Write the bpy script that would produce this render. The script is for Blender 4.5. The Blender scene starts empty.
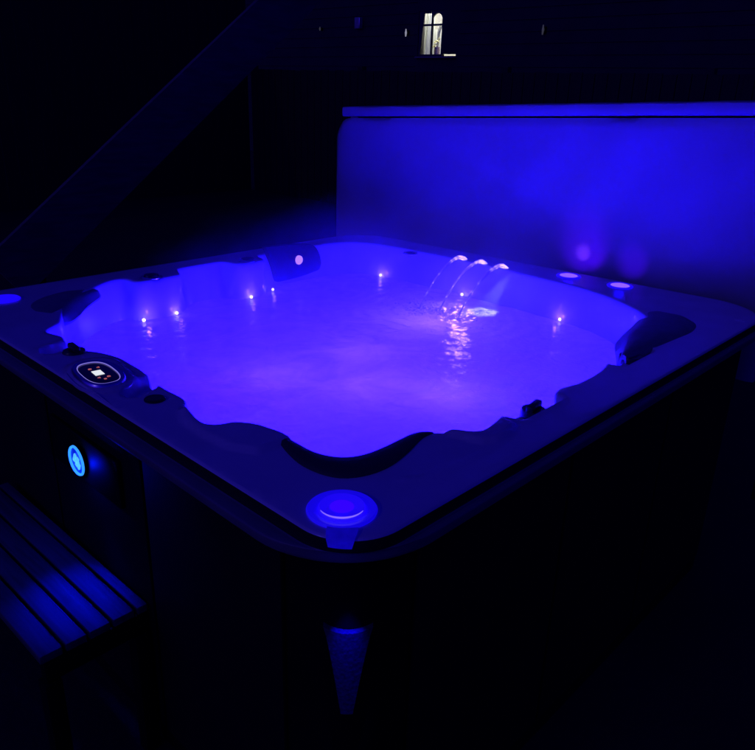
import bpy, bmesh, math, random
from mathutils import Vector, Matrix, noise
from mathutils.geometry import delaunay_2d_cdt
random.seed(7)
S = bpy.context.scene
COL = S.collection

# ------------------------------------------------------------------ render
S.render.engine = 'CYCLES'
S.view_settings.view_transform = 'Standard'
S.view_settings.look = 'None'
S.view_settings.exposure = 0.0
S.view_settings.gamma = 1.0
S.view_settings.use_curve_mapping = False
S.cycles.max_bounces = 8
S.cycles.diffuse_bounces = 4
S.cycles.transparent_max_bounces = 12
S.cycles.volume_bounces = 1
S.cycles.sample_clamp_indirect = 6.0
S.cycles.use_denoising = True
S.cycles.volume_step_rate = 1.0
S.cycles.caustics_reflective = False
S.cycles.caustics_refractive = False

# ------------------------------------------------------------------ camera
cam = bpy.data.cameras.new('camera')
co = bpy.data.objects.new('camera', cam); COL.objects.link(co)
right = Vector((0.6850718, -0.7279139, 0.0285999))
down = Vector((-0.2456307, -0.2677784, -0.9316439))
fwd = Vector((0.6858150, 0.6312179, -0.3622455))
m = Matrix((right, -down, -fwd)).transposed().to_4x4()
m.translation = Vector((-0.67856, -0.68667, 0.73539))
co.matrix_world = m
cam.sensor_width = 36; cam.lens = 738.31 / 755 * 36
cam.clip_start = 0.02; cam.clip_end = 400
S.camera = co

# ------------------------------------------------------------------ world + added warm sun
W = bpy.data.worlds.new('World'); S.world = W; W.use_nodes = True
nt = W.node_tree
sky = nt.nodes.new('ShaderNodeTexSky'); sky.sky_type = 'NISHITA'; sky.sun_disc = False
sky.sun_elevation = math.radians(24); sky.sun_rotation = math.radians(250)
bg = nt.nodes['Background']; bg.inputs['Strength'].default_value = 0.058
tint = nt.nodes.new('ShaderNodeMix'); tint.data_type = 'RGBA'; tint.blend_type = 'MULTIPLY'; tint.inputs[0].default_value = 1.0
tint.inputs[7].default_value = (0.020, 0.004, 0.85, 1)          # deep blue added so the sky acts as fill for rim and background
nt.links.new(sky.outputs[0], tint.inputs[6]); nt.links.new(tint.outputs[2], bg.inputs['Color'])
sun = bpy.data.lights.new('warm_fill_sun', 'SUN'); sun.energy = 0.02; sun.angle = math.radians(0.6)  # weak warm fill added to light the near-left lip
sun.color = (1.0, 0.80, 0.62)
so = bpy.data.objects.new('warm_fill_sun', sun); COL.objects.link(so)
sd = Vector((-0.93, 0.15, 0.42)).normalized()       # towards the added sun
so.rotation_euler = sd.to_track_quat('Z', 'Y').to_euler()
sky.sun_rotation = math.atan2(sd.x, sd.y)

# ------------------------------------------------------------------ helpers
def tag(o, label=None, cat=None, group=None, kind=None):
    if label: o['label'] = label
    if cat: o['category'] = cat
    if group: o['group'] = group
    if kind: o['kind'] = kind
    return o

def empty(name, loc, label, cat, group=None):
    o = bpy.data.objects.new(name, None); COL.objects.link(o)
    o.location = loc; o.empty_display_size = 0.1
    return tag(o, label, cat, group)

def link(name, bm, mat, parent=None, smooth=True, ang=40, world=True):
    """one mesh object; geometry is given in world coordinates"""
    me = bpy.data.meshes.new(name)
    bmesh.ops.recalc_face_normals(bm, faces=bm.faces)
    if parent is not None and world:
        org = Vector((0, 0, 0)); p = parent
        while p is not None:
            org += p.location; p = p.parent
        bmesh.ops.translate(bm, verts=bm.verts, vec=-org)
    bm.to_mesh(me); bm.free()
    if smooth:
        me.polygons.foreach_set('use_smooth', [True] * len(me.polygons))
        me.set_sharp_from_angle(angle=math.radians(ang))
    me.materials.append(mat)
    o = bpy.data.objects.new(name, me); COL.objects.link(o)
    if parent is not None: o.parent = parent
    return o

def box(bm, c, s, rot=None, bev=0.0):
    M = Matrix.Translation(c)
    if rot is not None: M = M @ rot.to_4x4()
    r = bmesh.ops.create_cube(bm, size=1.0, matrix=M @ Matrix.Diagonal((s[0], s[1], s[2], 1)))
    if bev > 0:
        es = {e for v in r['verts'] for e in v.link_edges}
        bmesh.ops.bevel(bm, geom=list(es), offset=bev, segments=2, affect='EDGES', profile=0.5)

def lathe(bm, prof, c, n=40, axis=None, sx=1.0, sy=1.0):
    """prof: (r, z) pairs; axis: matrix 3x3"""
    A = axis if axis is not None else Matrix.Identity(3)
    rings = []
    for r, z in prof:
        if r < 1e-6:
            rings.append([bm.verts.new(Vector(c) + A @ Vector((0, 0, z)))])
        else:
            rings.append([bm.verts.new(Vector(c) + A @ Vector((r * sx * math.cos(2 * math.pi * k / n), r * sy * math.sin(2 * math.pi * k / n), z))) for k in range(n)])
    for a, b in zip(rings, rings[1:]):
        for k in range(n):
            k2 = (k + 1) % n
            if len(a) == 1 and len(b) == 1: continue
            if len(a) == 1: bm.faces.new((a[0], b[k], b[k2]))
            elif len(b) == 1: bm.faces.new((a[k], a[k2], b[0]))
            else: bm.faces.new((a[k], a[k2], b[k2], b[k]))

def tube(bm, pts, rads, n=12, cap=True):
    pts = [Vector(p) for p in pts]; rings = []
    up = Vector((0.13, 0.31, 0.94))
    for i, p in enumerate(pts):
        t = (pts[min(i + 1, len(pts) - 1)] - pts[max(i - 1, 0)]).normalized()
        a = t.cross(up).normalized(); b = t.cross(a).normalized()
        r = rads[i] if isinstance(rads, (list, tuple)) else rads
        rings.append([bm.verts.new(p + (a * math.cos(2 * math.pi * k / n) + b * math.sin(2 * math.pi * k / n)) * r) for k in range(n)])
    for A, B in zip(rings, rings[1:]):
        for k in range(n): bm.faces.new((A[k], A[(k + 1) % n], B[(k + 1) % n], B[k]))
    if cap: bm.faces.new(rings[0]); bm.faces.new(rings[-1])

def prism(bm, poly, depth_vec):
    a = [bm.verts.new(p) for p in poly]; b = [bm.verts.new(Vector(p) + Vector(depth_vec)) for p in poly]
    n = len(a)
    bm.faces.new(a); bm.faces.new(b[::-1])
    for k in range(n): bm.faces.new((a[k], b[k], b[(k + 1) % n], a[(k + 1) % n]))

def catmull(pts, closed=True, sub=8):
    P = [Vector((p[0], p[1])) if len(p) == 2 else Vector(p) for p in pts]; n = len(P); out = []
    rng = range(n) if closed else range(n - 1)
    for i in rng:
        if closed: p0, p1, p2, p3 = P[i - 1], P[i], P[(i + 1) % n], P[(i + 2) % n]
        else: p0, p1, p2, p3 = P[max(i - 1, 0)], P[i], P[i + 1], P[min(i + 2, n - 1)]
        # centripetal-ish: cubic with damped tangents
        d = (p2 - p1).length
        t1 = (p2 - p0); t1 = t1.normalized() * d if t1.length > 1e-9 else t1
        t2 = (p3 - p1); t2 = t2.normalized() * d if t2.length > 1e-9 else t2
        for k in range(sub):
            t = k / sub; t_2 = t * t; t_3 = t_2 * t
            out.append(p1 * (2 * t_3 - 3 * t_2 + 1) + t1 * (t_3 - 2 * t_2 + t) + p2 * (-2 * t_3 + 3 * t_2) + t2 * (t_3 - t_2))
    if not closed: out.append(P[-1])
    return out

def resample(loop, step, closed=True):
    L = loop + [loop[0]] if closed else list(loop)
    seg = [(b - a).length for a, b in zip(L, L[1:])]; tot = sum(seg)
    n = max(3, int(round(tot / step))); out = []; i = 0; acc = 0.0
    cnt = n if closed else n + 1
    for k in range(cnt):
        d = tot * k / n
        while i < len(seg) - 1 and acc + seg[i] < d: acc += seg[i]; i += 1
        t = (d - acc) / seg[i] if seg[i] > 0 else 0
        out.append(L[i].lerp(L[i + 1], min(1.0, t)))
    return out

def smoothloop(L, it=1):
    n = len(L)
    for _ in range(it):
        L = [(L[i - 1] + L[i] * 2 + L[(i + 1) % n]) * 0.25 for i in range(n)]
    return L

def inset(L, d):
    """CCW loop: positive d moves inwards"""
    n = len(L); out = []
    for i in range(n):
        t = (L[(i + 1) % n] - L[i - 1]); t = t.normalized()
        out.append(L[i] + Vector((-t.y, t.x)) * d)
    return out

def inside(p, L):
    c = False; x, y = p[0], p[1]; j = len(L) - 1
    for i in range(len(L)):
        a, b = L[i], L[j]
        if (a.y > y) != (b.y > y) and x < (b.x - a.x) * (y - a.y) / (b.y - a.y) + a.x: c = not c
        j = i
    return c

def segd(p, a, b):
    ab = b - a; t = max(0.0, min(1.0, (p - a).dot(ab) / max(ab.length_squared, 1e-12)))
    return (p - a - ab * t).length

def sstep(a, b, x):
    t = max(0.0, min(1.0, (x - a) / (b - a))); return t * t * (3 - 2 * t)

def rounded_poly(pts, rad, seg=14):
    out = []; n = len(pts)
    for i in range(n):
        p = Vector(pts[i]); a = Vector(pts[i - 1]); b = Vector(pts[(i + 1) % n]); r = rad[i]
        da = (a - p).normalized(); db = (b - p).normalized()
        half = math.acos(max(-1, min(1, da.dot(db)))) / 2
        t = r / math.tan(half)
        c = p + (da + db).normalized() * (r / math.sin(half))
        s = p + da * t; e = p + db * t
        a0 = math.atan2(s.y - c.y, s.x - c.x); a1 = math.atan2(e.y - c.y, e.x - c.x)
        while a1 - a0 > math.pi: a1 -= 2 * math.pi
        while a1 - a0 < -math.pi: a1 += 2 * math.pi
        for k in range(seg + 1):
            A = a0 + (a1 - a0) * k / seg
            out.append(Vector((c.x + r * math.cos(A), c.y + r * math.sin(A))))
    return out

# ------------------------------------------------------------------ materials
def mat(name, col, rough=0.5, metal=0.0, nscale=None, namt=0.15, bump=0.0, bscale=None, spec=0.5, coat=0.0, emit=None, estr=0.0, rvar=0.0):
    M = bpy.data.materials.new(name); M.use_nodes = True
    n = M.node_tree.nodes; l = M.node_tree.links; b = n['Principled BSDF']
    b.inputs['Roughness'].default_value = rough; b.inputs['Metallic'].default_value = metal
    b.inputs['Specular IOR Level'].default_value = spec
    b.inputs['Coat Weight'].default_value = coat
    tc = n.new('ShaderNodeTexCoord')
    nz = n.new('ShaderNodeTexNoise'); nz.inputs['Scale'].default_value = nscale or 6.0; nz.inputs['Detail'].default_value = 6
    l.new(tc.outputs['Object'], nz.inputs['Vector'])
    rp = n.new('ShaderNodeValToRGB')
    rp.color_ramp.elements[0].position = 0.3; rp.color_ramp.elements[1].position = 0.75
    rp.color_ramp.elements[0].color = (*[c * (1 - namt) for c in col], 1)
    rp.color_ramp.elements[1].color = (*[min(1, c * (1 + namt)) for c in col], 1)
    l.new(nz.outputs['Fac'], rp.inputs['Fac']); l.new(rp.outputs['Color'], b.inputs['Base Color'])
    if rvar:
        mr = n.new('ShaderNodeMapRange'); mr.inputs['To Min'].default_value = max(0, rough - rvar); mr.inputs['To Max'].default_value = min(1, rough + rvar)
        l.new(nz.outputs['Fac'], mr.inputs['Value']); l.new(mr.outputs[0], b.inputs['Roughness'])
    if bump:
        n2 = n.new('ShaderNodeTexNoise'); n2.inputs['Scale'].default_value = bscale or 60; n2.inputs['Detail'].default_value = 5
        l.new(tc.outputs['Object'], n2.inputs['Vector'])
        bp = n.new('ShaderNodeBump'); bp.inputs['Strength'].default_value = 0.6; bp.inputs['Distance'].default_value = bump
        l.new(n2.outputs['Fac'], bp.inputs['Height']); l.new(bp.outputs[0], b.inputs['Normal'])
    if emit:
        b.inputs['Emission Color'].default_value = (*emit, 1); b.inputs['Emission Strength'].default_value = estr
    return M

def wood(name, c1, c2, rough=0.6, scale=(1, 12, 12), bump=0.002):
    M = bpy.data.materials.new(name); M.use_nodes = True
    n = M.node_tree.nodes; l = M.node_tree.links; b = n['Principled BSDF']
    tc = n.new('ShaderNodeTexCoord'); mp = n.new('ShaderNodeMapping'); mp.inputs['Scale'].default_value = scale
    nz = n.new('ShaderNodeTexNoise'); nz.inputs['Scale'].default_value = 4; nz.inputs['Detail'].default_value = 8; nz.inputs['Distortion'].default_value = 0.6
    l.new(tc.outputs['Object'], mp.inputs[0]); l.new(mp.outputs[0], nz.inputs['Vector'])
    rp = n.new('ShaderNodeValToRGB'); rp.color_ramp.elements[0].position = 0.35; rp.color_ramp.elements[1].position = 0.7
    rp.color_ramp.elements[0].color = (*c1, 1); rp.color_ramp.elements[1].color = (*c2, 1)
    l.new(nz.outputs['Fac'], rp.inputs[0]); l.new(rp.outputs[0], b.inputs['Base Color'])
    b.inputs['Roughness'].default_value = rough
    bp = n.new('ShaderNodeBump'); bp.inputs['Distance'].default_value = bump; bp.inputs['Strength'].default_value = 0.7
    l.new(nz.outputs['Fac'], bp.inputs['Height']); l.new(bp.outputs[0], b.inputs['Normal'])
    return M

BLUE = (0.0021, 0.00001, 1.0)
PALE = (0.050, 0.016, 1.0)

M_shell = mat('pearl_acrylic', (0.70, 0.70, 0.72), 0.24, nscale=9, namt=0.06, bump=0.0006, bscale=14, coat=0.3, rvar=0.08)
M_pillow = mat('dark_rubber_foam', (0.20, 0.20, 0.22), 0.55, nscale=20, bump=0.0012, bscale=220)
M_black = mat('black_plastic', (0.012, 0.012, 0.014), 0.3, nscale=30)
M_chrome = mat('brushed_chrome', (0.8, 0.8, 0.83), 0.28, 1.0, nscale=40, namt=0.05)
M_cab = mat('dark_cabinet_panel', (0.006, 0.005, 0.006), 0.75, spec=.15, nscale=8, bump=0.001, bscale=90)
M_trim = mat('cabinet_trim', (0.004, 0.004, 0.005), 0.6, nscale=8, spec=.08)
M_riser_shade = mat('riser_shade', (0.008, 0.008, 0.010), 0.7, nscale=20, spec=.2)  # near-black colour puts the shade below the rim edge into the riser
M_ledge = mat('grey_flange', (0.16, 0.15, 0.15), 0.4, nscale=12, namt=.12, bump=.0005, bscale=60)
M_dish = mat('dish_lens', (0.40, 0.40, 0.45), 0.2, emit=(0.006, 0.0005, 1.0), estr=0.62, nscale=40, namt=.1)
M_neck = mat('neck_lens', (0.40, 0.40, 0.45), 0.12, emit=(0.006, 0.0005, 1.0), estr=0.22, nscale=60, namt=.3, bump=.002, bscale=120)
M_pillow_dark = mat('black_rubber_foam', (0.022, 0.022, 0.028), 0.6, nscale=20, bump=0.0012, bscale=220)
M_accent = mat('frosted_accent_plastic', (0.075, 0.075, 0.085), 0.35, nscale=170, namt=0.45, bump=0.0015, bscale=120)
M_bezel_glint = mat('bezel_glint', (0.5, 0.5, 0.5), 0.3, emit=(0.30, 0.24, 0.95), estr=0.7)  # glow that stands in for the sheen on the bezel
M_face = mat('panel_face', (0.01, 0.01, 0.012), 0.12, nscale=10)
M_disp = mat('lit_display', (0.2, 0.2, 0.2), 0.3, emit=(0.85, 0.9, 0.95), estr=0.9)
M_red = mat('red_button_light', (0.1, 0.01, 0.01), 0.3, emit=(1.0, 0.22, 0.25), estr=0.42)
M_bead = mat('led_bead', (0.6, 0.6, 0.6), 0.2, emit=(0.85, 0.62, 1.0), estr=2.6)
M_lens = mat('lit_lens', (0.4, 0.4, 0.5), 0.25, emit=(0.30, 0.12, 1.0), estr=1.0, nscale=60, namt=0.3)
M_pink = mat('pink_lens', (0.4, 0.4, 0.5), 0.25, emit=(0.62, 0.26, 0.95), estr=0.9)
M_blens = mat('blue_lens', (0.3, 0.3, 0.35), 0.25, emit=(0.010, 0.001, 1.0), estr=0.95)
M_clens = mat('clear_blue_lens', (0.42, 0.42, 0.46), 0.12, emit=(0.010, 0.001, 0.9), estr=0.9, coat=0.6)
M_core = mat('lens_core', (0.3, 0.3, 0.35), 0.3, emit=(0.035, 0.0, 1.0), estr=0.9)
M_arcl = mat('lens_bright_rim', (0.5, 0.5, 0.5), 0.2, emit=(0.28, 0.16, 1.0), estr=0.9)
M_badge = mat('cyan_ring_light', (0.2, 0.3, 0.4), 0.3, emit=(0.03, 0.30, 1.0), estr=1.25)
M_badge2 = mat('cyan_emblem_light', (0.2, 0.3, 0.4), 0.3, emit=(0.08, 0.46, 1.0), estr=1.15)
M_bface = mat('badge_face', (0.05, 0.06, 0.1), 0.3, emit=(0.0, 0.012, 1.0), estr=.45)
M_cover = mat('cover_vinyl', (0.34, 0.34, 0.36), 0.42, nscale=3, namt=0.10, bump=0.0008, bscale=160, rvar=0.06)
M_cover_d = mat('cover_seam_vinyl', (0.10, 0.10, 0.11), 0.5, nscale=8, bump=0.001, bscale=120)
M_slat = wood('grey_composite_slat', (0.06, 0.058, 0.058), (0.13, 0.127, 0.127), 0.7, (14, 1, 14))
M_stair = wood('stair_timber', (0.11, 0.09, 0.07), (0.19, 0.155, 0.13), 0.65, (1, 12, 6))
M_fence = wood('fence_timber', (0.010, 0.008, 0.007), (0.020, 0.016, 0.014), 0.8, (12, 12, 1))
M_siding = mat('dark_siding', (0.020, 0.019, 0.024), 0.8, nscale=2, namt=0.3, bump=0.004, bscale=12)
M_ground = mat('patio_slate', (0.010, 0.0095, 0.0095), 0.85, nscale=3, namt=0.35, bump=0.004, bscale=40)
M_frame = mat('window_frame_dark', (0.012, 0.012, 0.014), 0.5)
M_room = mat('room_plaster', (0.72, 0.72, 0.68), 0.8, nscale=5, namt=0.08)
M_vase = mat('terracotta_vase', (0.42, 0.30, 0.26), 0.7, nscale=20)
M_flower = mat('cream_petals', (0.75, 0.72, 0.30), 0.6, nscale=30)
M_stem = mat('pale_stems', (0.62, 0.66, 0.55), 0.6, nscale=30)
M_sill = mat('painted_sill', (0.20, 0.18, 0.15), 0.6, nscale=20)
M_grey = mat('grey_enamel', (0.34, 0.34, 0.36), 0.45, nscale=12)
M_glint = mat('dim_glint', (0.1, 0.1, 0.1), 0.3, emit=(0.36, 0.36, 0.46), estr=0.7)  # glow for the added glints on the house wall
M_glint_faint = mat('very_dim_glint', (0.05, 0.05, 0.05), 0.3, emit=(0.03, 0.03, 0.045), estr=0.9)

# curtain
M_curt = bpy.data.materials.new('sheer_curtain'); M_curt.use_nodes = True
n = M_curt.node_tree.nodes; l = M_curt.node_tree.links; n.remove(n['Principled BSDF'])
d1 = n.new('ShaderNodeBsdfDiffuse'); d2 = n.new('ShaderNodeBsdfTranslucent'); mx = n.new('ShaderNodeMixShader')
nz = n.new('ShaderNodeTexNoise'); nz.inputs['Scale'].default_value = 25
cr = n.new('ShaderNodeValToRGB'); cr.color_ramp.elements[0].color = (0.55, 0.58, 0.58, 1); cr.color_ramp.elements[1].color = (0.85, 0.88, 0.86, 1)
l.new(nz.outputs[0], cr.inputs[0]); l.new(cr.outputs[0], d1.inputs[0]); l.new(cr.outputs[0], d2.inputs[0])
mx.inputs[0].default_value = 0.6
l.new(d1.outputs[0], mx.inputs[1]); l.new(d2.outputs[0], mx.inputs[2]); l.new(mx.outputs[0], n['Material Output'].inputs[0])

# window glass
M_glass = bpy.data.materials.new('window_glass'); M_glass.use_nodes = True
n = M_glass.node_tree.nodes; l = M_glass.node_tree.links; n.remove(n['Principled BSDF'])
tr = n.new('ShaderNodeBsdfTransparent'); gl = n.new('ShaderNodeBsdfGlossy'); gl.inputs['Roughness'].default_value = 0.02
fr = n.new('ShaderNodeFresnel'); mx = n.new('ShaderNodeMixShader')
l.new(fr.outputs[0], mx.inputs[0]); l.new(tr.outputs[0], mx.inputs[1]); l.new(gl.outputs[0], mx.inputs[2]); l.new(mx.outputs[0], n['Material Output'].inputs[0])

FOAM = Vector((1.60, 1.03, -0.085))      # where the three streams land
# turbid aerated water
def water_mat(name, turb):
    M = bpy.data.materials.new(name); M.use_nodes = True
    n = M.node_tree.nodes; l = M.node_tree.links; n.remove(n['Principled BSDF'])
    out = n['Material Output']
    tc = n.new('ShaderNodeTexCoord')
    tr = n.new('ShaderNodeBsdfTransparent'); tr.inputs[0].default_value = (0.80, 0.84, 0.98, 1)
    tl = n.new('ShaderNodeBsdfTranslucent'); tl.inputs[0].default_value = (0.93, 0.93, 0.96, 1)
    df = n.new('ShaderNodeBsdfDiffuse'); df.inputs[0].default_value = (0.75, 0.75, 0.8, 1)
    gl = n.new('ShaderNodeBsdfGlossy'); gl.inputs['Roughness'].default_value = 0.15
    # foam increases towards the fountain
    vm = n.new('ShaderNodeVectorMath'); vm.operation = 'DISTANCE'; vm.inputs[1].default_value = FOAM
    l.new(tc.outputs['Object'], vm.inputs[0])
    nz = n.new('ShaderNodeTexNoise'); nz.inputs['Scale'].default_value = 5.5; nz.inputs['Detail'].default_value = 9; nz.inputs['Distortion'].default_value = 1.2; nz.inputs['Roughness'].default_value = 0.62
    l.new(tc.outputs['Object'], nz.inputs['Vector'])
    mr = n.new('ShaderNodeMapRange'); mr.inputs['From Min'].default_value = 0.10; mr.inputs['From Max'].default_value = 0.75
    mr.inputs['To Min'].default_value = 0.30; mr.inputs['To Max'].default_value = 0.0
    l.new(vm.outputs['Value'], mr.inputs['Value'])
    n3 = n.new('ShaderNodeMapRange'); n3.inputs['From Min'].default_value = 0.3; n3.inputs['From Max'].default_value = 0.75
    n3.inputs['To Min'].default_value = turb - 0.30; n3.inputs['To Max'].default_value = turb + 0.28
    l.new(nz.outputs['Fac'], n3.inputs['Value'])
    ad = n.new('ShaderNodeMath'); ad.operation = 'ADD'; ad.use_clamp = True
    l.new(mr.outputs[0], ad.inputs[0]); l.new(n3.outputs[0], ad.inputs[1])
    m0 = n.new('ShaderNodeMixShader'); m0.inputs[0].default_value = 0.35
    l.new(tl.outputs[0], m0.inputs[1]); l.new(df.outputs[0], m0.inputs[2])
    m1 = n.new('ShaderNodeMixShader'); l.new(ad.outputs[0], m1.inputs[0]); l.new(tr.outputs[0], m1.inputs[1]); l.new(m0.outputs[0], m1.inputs[2])
    fr = n.new('ShaderNodeFresnel'); fr.inputs[0].default_value = 1.33
    m2 = n.new('ShaderNodeMixShader'); l.new(fr.outputs[0], m2.inputs[0]); l.new(m1.outputs[0], m2.inputs[1]); l.new(gl.outputs[0], m2.inputs[2])
    b1 = n.new('ShaderNodeTexNoise'); b1.inputs['Scale'].default_value = 22; b1.inputs['Detail'].default_value = 5; b1.inputs['Distortion'].default_value = 0.8
    l.new(tc.outputs['Object'], b1.inputs['Vector'])
    bp = n.new('ShaderNodeBump'); bp.inputs['Distance'].default_value = 0.006; bp.inputs['Strength'].default_value = 0.8
    l.new(b1.outputs['Fac'], bp.inputs['Height'])
    for q in (gl, fr, tl, df): l.new(bp.outputs[0], q.inputs['Normal'])
    l.new(m2.outputs[0], out.inputs[0])
    return M
M_water = water_mat('aerated_water', 0.72)
def clear_water(name, ftr, fgl, rough, nsc):
    M = bpy.data.materials.new(name); M.use_nodes = True
    n = M.node_tree.nodes; l = M.node_tree.links; n.remove(n['Principled BSDF'])
    tr = n.new('ShaderNodeBsdfTransparent'); tr.inputs[0].default_value = (.97, .97, 1, 1)
    tl = n.new('ShaderNodeBsdfTranslucent'); gl = n.new('ShaderNodeBsdfGlossy'); gl.inputs['Roughness'].default_value = rough
    nz = n.new('ShaderNodeTexNoise'); nz.inputs['Scale'].default_value = nsc; nz.inputs['Detail'].default_value = 4
    tc = n.new('ShaderNodeTexCoord'); l.new(tc.outputs['Object'], nz.inputs['Vector'])
    cr = n.new('ShaderNodeValToRGB'); cr.color_ramp.elements[0].color = (.75, .75, .82, 1); cr.color_ramp.elements[1].color = (1, 1, 1, 1)
    l.new(nz.outputs[0], cr.inputs[0]); l.new(cr.outputs[0], tl.inputs[0])
    bp = n.new('ShaderNodeBump'); bp.inputs['Distance'].default_value = .002; l.new(nz.outputs[0], bp.inputs['Height'])
    l.new(bp.outputs[0], gl.inputs['Normal']); l.new(bp.outputs[0], tl.inputs['Normal'])
    a = n.new('ShaderNodeMixShader'); a.inputs[0].default_value = ftr; l.new(tl.outputs[0], a.inputs[1]); l.new(tr.outputs[0], a.inputs[2])
    b = n.new('ShaderNodeMixShader'); b.inputs[0].default_value = fgl; l.new(a.outputs[0], b.inputs[1]); l.new(gl.outputs[0], b.inputs[2])
    l.new(b.outputs[0], n['Material Output'].inputs[0]); return M
M_foam = clear_water('water_bubbles', .86, .30, .12, 80)
M_stream = clear_water('falling_water', .04, .12, .15, 60)

# ------------------------------------------------------------------ lamps
def point(name, loc, power, col=BLUE, r=0.02):
    L = bpy.data.lights.new(name, 'POINT'); L.energy = power; L.color = col; L.shadow_soft_size = r
    o = bpy.data.objects.new(name, L); COL.objects.link(o); o.location = loc; return o
def spot(name, loc, to, power, col=BLUE, r=0.01, ang=70, blend=0.6):
    L = bpy.data.lights.new(name, 'SPOT'); L.energy = power; L.color = col; L.shadow_soft_size = r
    L.spot_size = math.radians(ang); L.spot_blend = blend
    o = bpy.data.objects.new(name, L); COL.objects.link(o); o.location = loc
    o.rotation_euler = (Vector(loc) - Vector(to)).to_track_quat('Z', 'Y').to_euler(); return o

# ------------------------------------------------------------------ tub outlines (metres; z = 0 at the flange)
ZT = 0.06; ZW = -0.085; ZG = -0.92
INNER = [(.608, 1.79), (.55, 1.778), (.45, 1.71), (.35, 1.63), (.27, 1.52), (.238, 1.462), (.215, 1.425), (.155, 1.375), (.158, 1.335),
 (.166, 1.30), (.155, 1.262), (.150, 1.21), (.16, 1.148), (.181, 1.103), (.197, 1.036), (.195, .97), (.191, .912), (.180, .865),
 (.170, .835), (.168, .76), (.166, .688), (.147, .654), (.129, .606), (.116, .54), (.130, .515), (.167, .498), (.193, .460), (.203, .418), (.207, .388),
 (.200, .326), (.198, .274), (.216, .230), (.256, .206), (.331, .203), (.373, .203), (.405, .206), (.438, .190), (.475, .153),
 (.505, .112), (.544, .109), (.635, .127), (.703, .132), (.775, .108), (.805, .100), (.837, .119), (.871, .127), (.934, .114),
 (1.051, .116), (1.143, .132), (1.20, .125), (1.27, .145), (1.37, .175), (1.50, .20), (1.62, .245), (1.69, .31), (1.76, .42),
 (1.815, .56), (1.84, .75), (1.85, 1.0), (1.855, 1.2), (1.85, 1.45), (1.83, 1.62), (1.77, 1.74), (1.66, 1.79), (1.50, 1.80), (1.32, 1.80), (1.25, 1.795),
 (1.232, 1.77), (1.222, 1.725), (1.20, 1.708), (1.10, 1.708), (1.078, 1.725), (1.068, 1.775), (1.05, 1.795), (.95, 1.80), (.86, 1.795), (.842, 1.77), (.822, 1.725),
 (.80, 1.708), (.650, 1.708), (.633, 1.725), (.628, 1.770)]
inner = resample(catmull(INNER, True, 8), 0.009)
_o = rounded_poly([(.012, -.004), (2.06, -.018), (1.975, 1.895), (.050, 1.90)], [.105, .20, .20, .15])
_l = rounded_poly([(-.028, -.028), (2.092, -.042), (2.002, 1.922), (.012, 1.928)], [.215, .24, .24, .20])
outer, lip = [], []
for _i in range(len(_o)):
    _a, _b, _c, _d = _o[_i], _o[(_i + 1) % len(_o)], _l[_i], _l[(_i + 1) % len(_l)]
    _k = max(1, int((_b - _a).length / .016))
    for _j in range(_k):
        outer.append(_a.lerp(_b, _j / _k)); lip.append(_c.lerp(_d, _j / _k))

def poly_sd(p, L):      # signed distance to a polygon (negative inside)
    d = min(segd(p, L[i - 1], L[i]) for i in range(len(L)))
    return -d if inside(p, L) else d
ARC_R = [Vector(q) for q in [(.240, .094), (.281, .066), (.350, .0557), (.433, .0543), (.521, .0571), (.58, .075)]]
SHOULDER_R = [Vector(q) for q in [(.475, .082), (.50, .068), (.53, .064), (.575, .070), (.60, .085), (.62, .16), (.52, .25), (.46, .21), (.462, .14)]]
SHOULDER_L = [Vector(q) for q in [(.17, .66), (.125, .635), (.095, .58), (.085, .50), (.09, .42), (.12, .36), (.25, .36), (.25, .52)]]
RECESS = [((.092, 1.205), (.15, 1.22), .030, .026), ((.103, .795), (.19, .850), .030, .020), ((.66, .118), (.80, .118), .034, .024),
          ((1.16, .125), (1.31, .125), .038, .020)]
def height(p):
    h = 0.0
    for S_, a in ((SHOULDER_R, .010), (SHOULDER_L, .008)):
        if (p - S_[4]).length < .6: h += a * (1 - sstep(-.004, .005, poly_sd(p, S_)))
    d = min(segd(p, ARC_R[i], ARC_R[i + 1]) for i in range(5))
    if d < .03: h += .0030 * math.exp(-(d / .006) ** 2)
    for a, b, r, dpt in RECESS:
        d = segd(p, Vector(a), Vector(b))
        if d < r + .02: h -= dpt * (1 - sstep(r - .013, r + .003, d)); h += .0025 * math.exp(-((d - r - .006) / .005) ** 2)
    d = segd(p, Vector((.086, .895)), Vector((.110, 1.005)))          # raised pad of the control panel
    if d < .12: h += .008 * (1 - sstep(.060, .070, d))
    d = segd(p, Vector((.70, 1.80)), Vector((.78, 1.80)))
    d = min((p - Vector((.71, 1.74))).length, (p - Vector((1.155, 1.745))).length, (p - Vector((1.79, 1.41))).length)
    h -= .004 * (1 - sstep(.030, .038, d))
    # slight fall towards the outer edge
    return h

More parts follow.
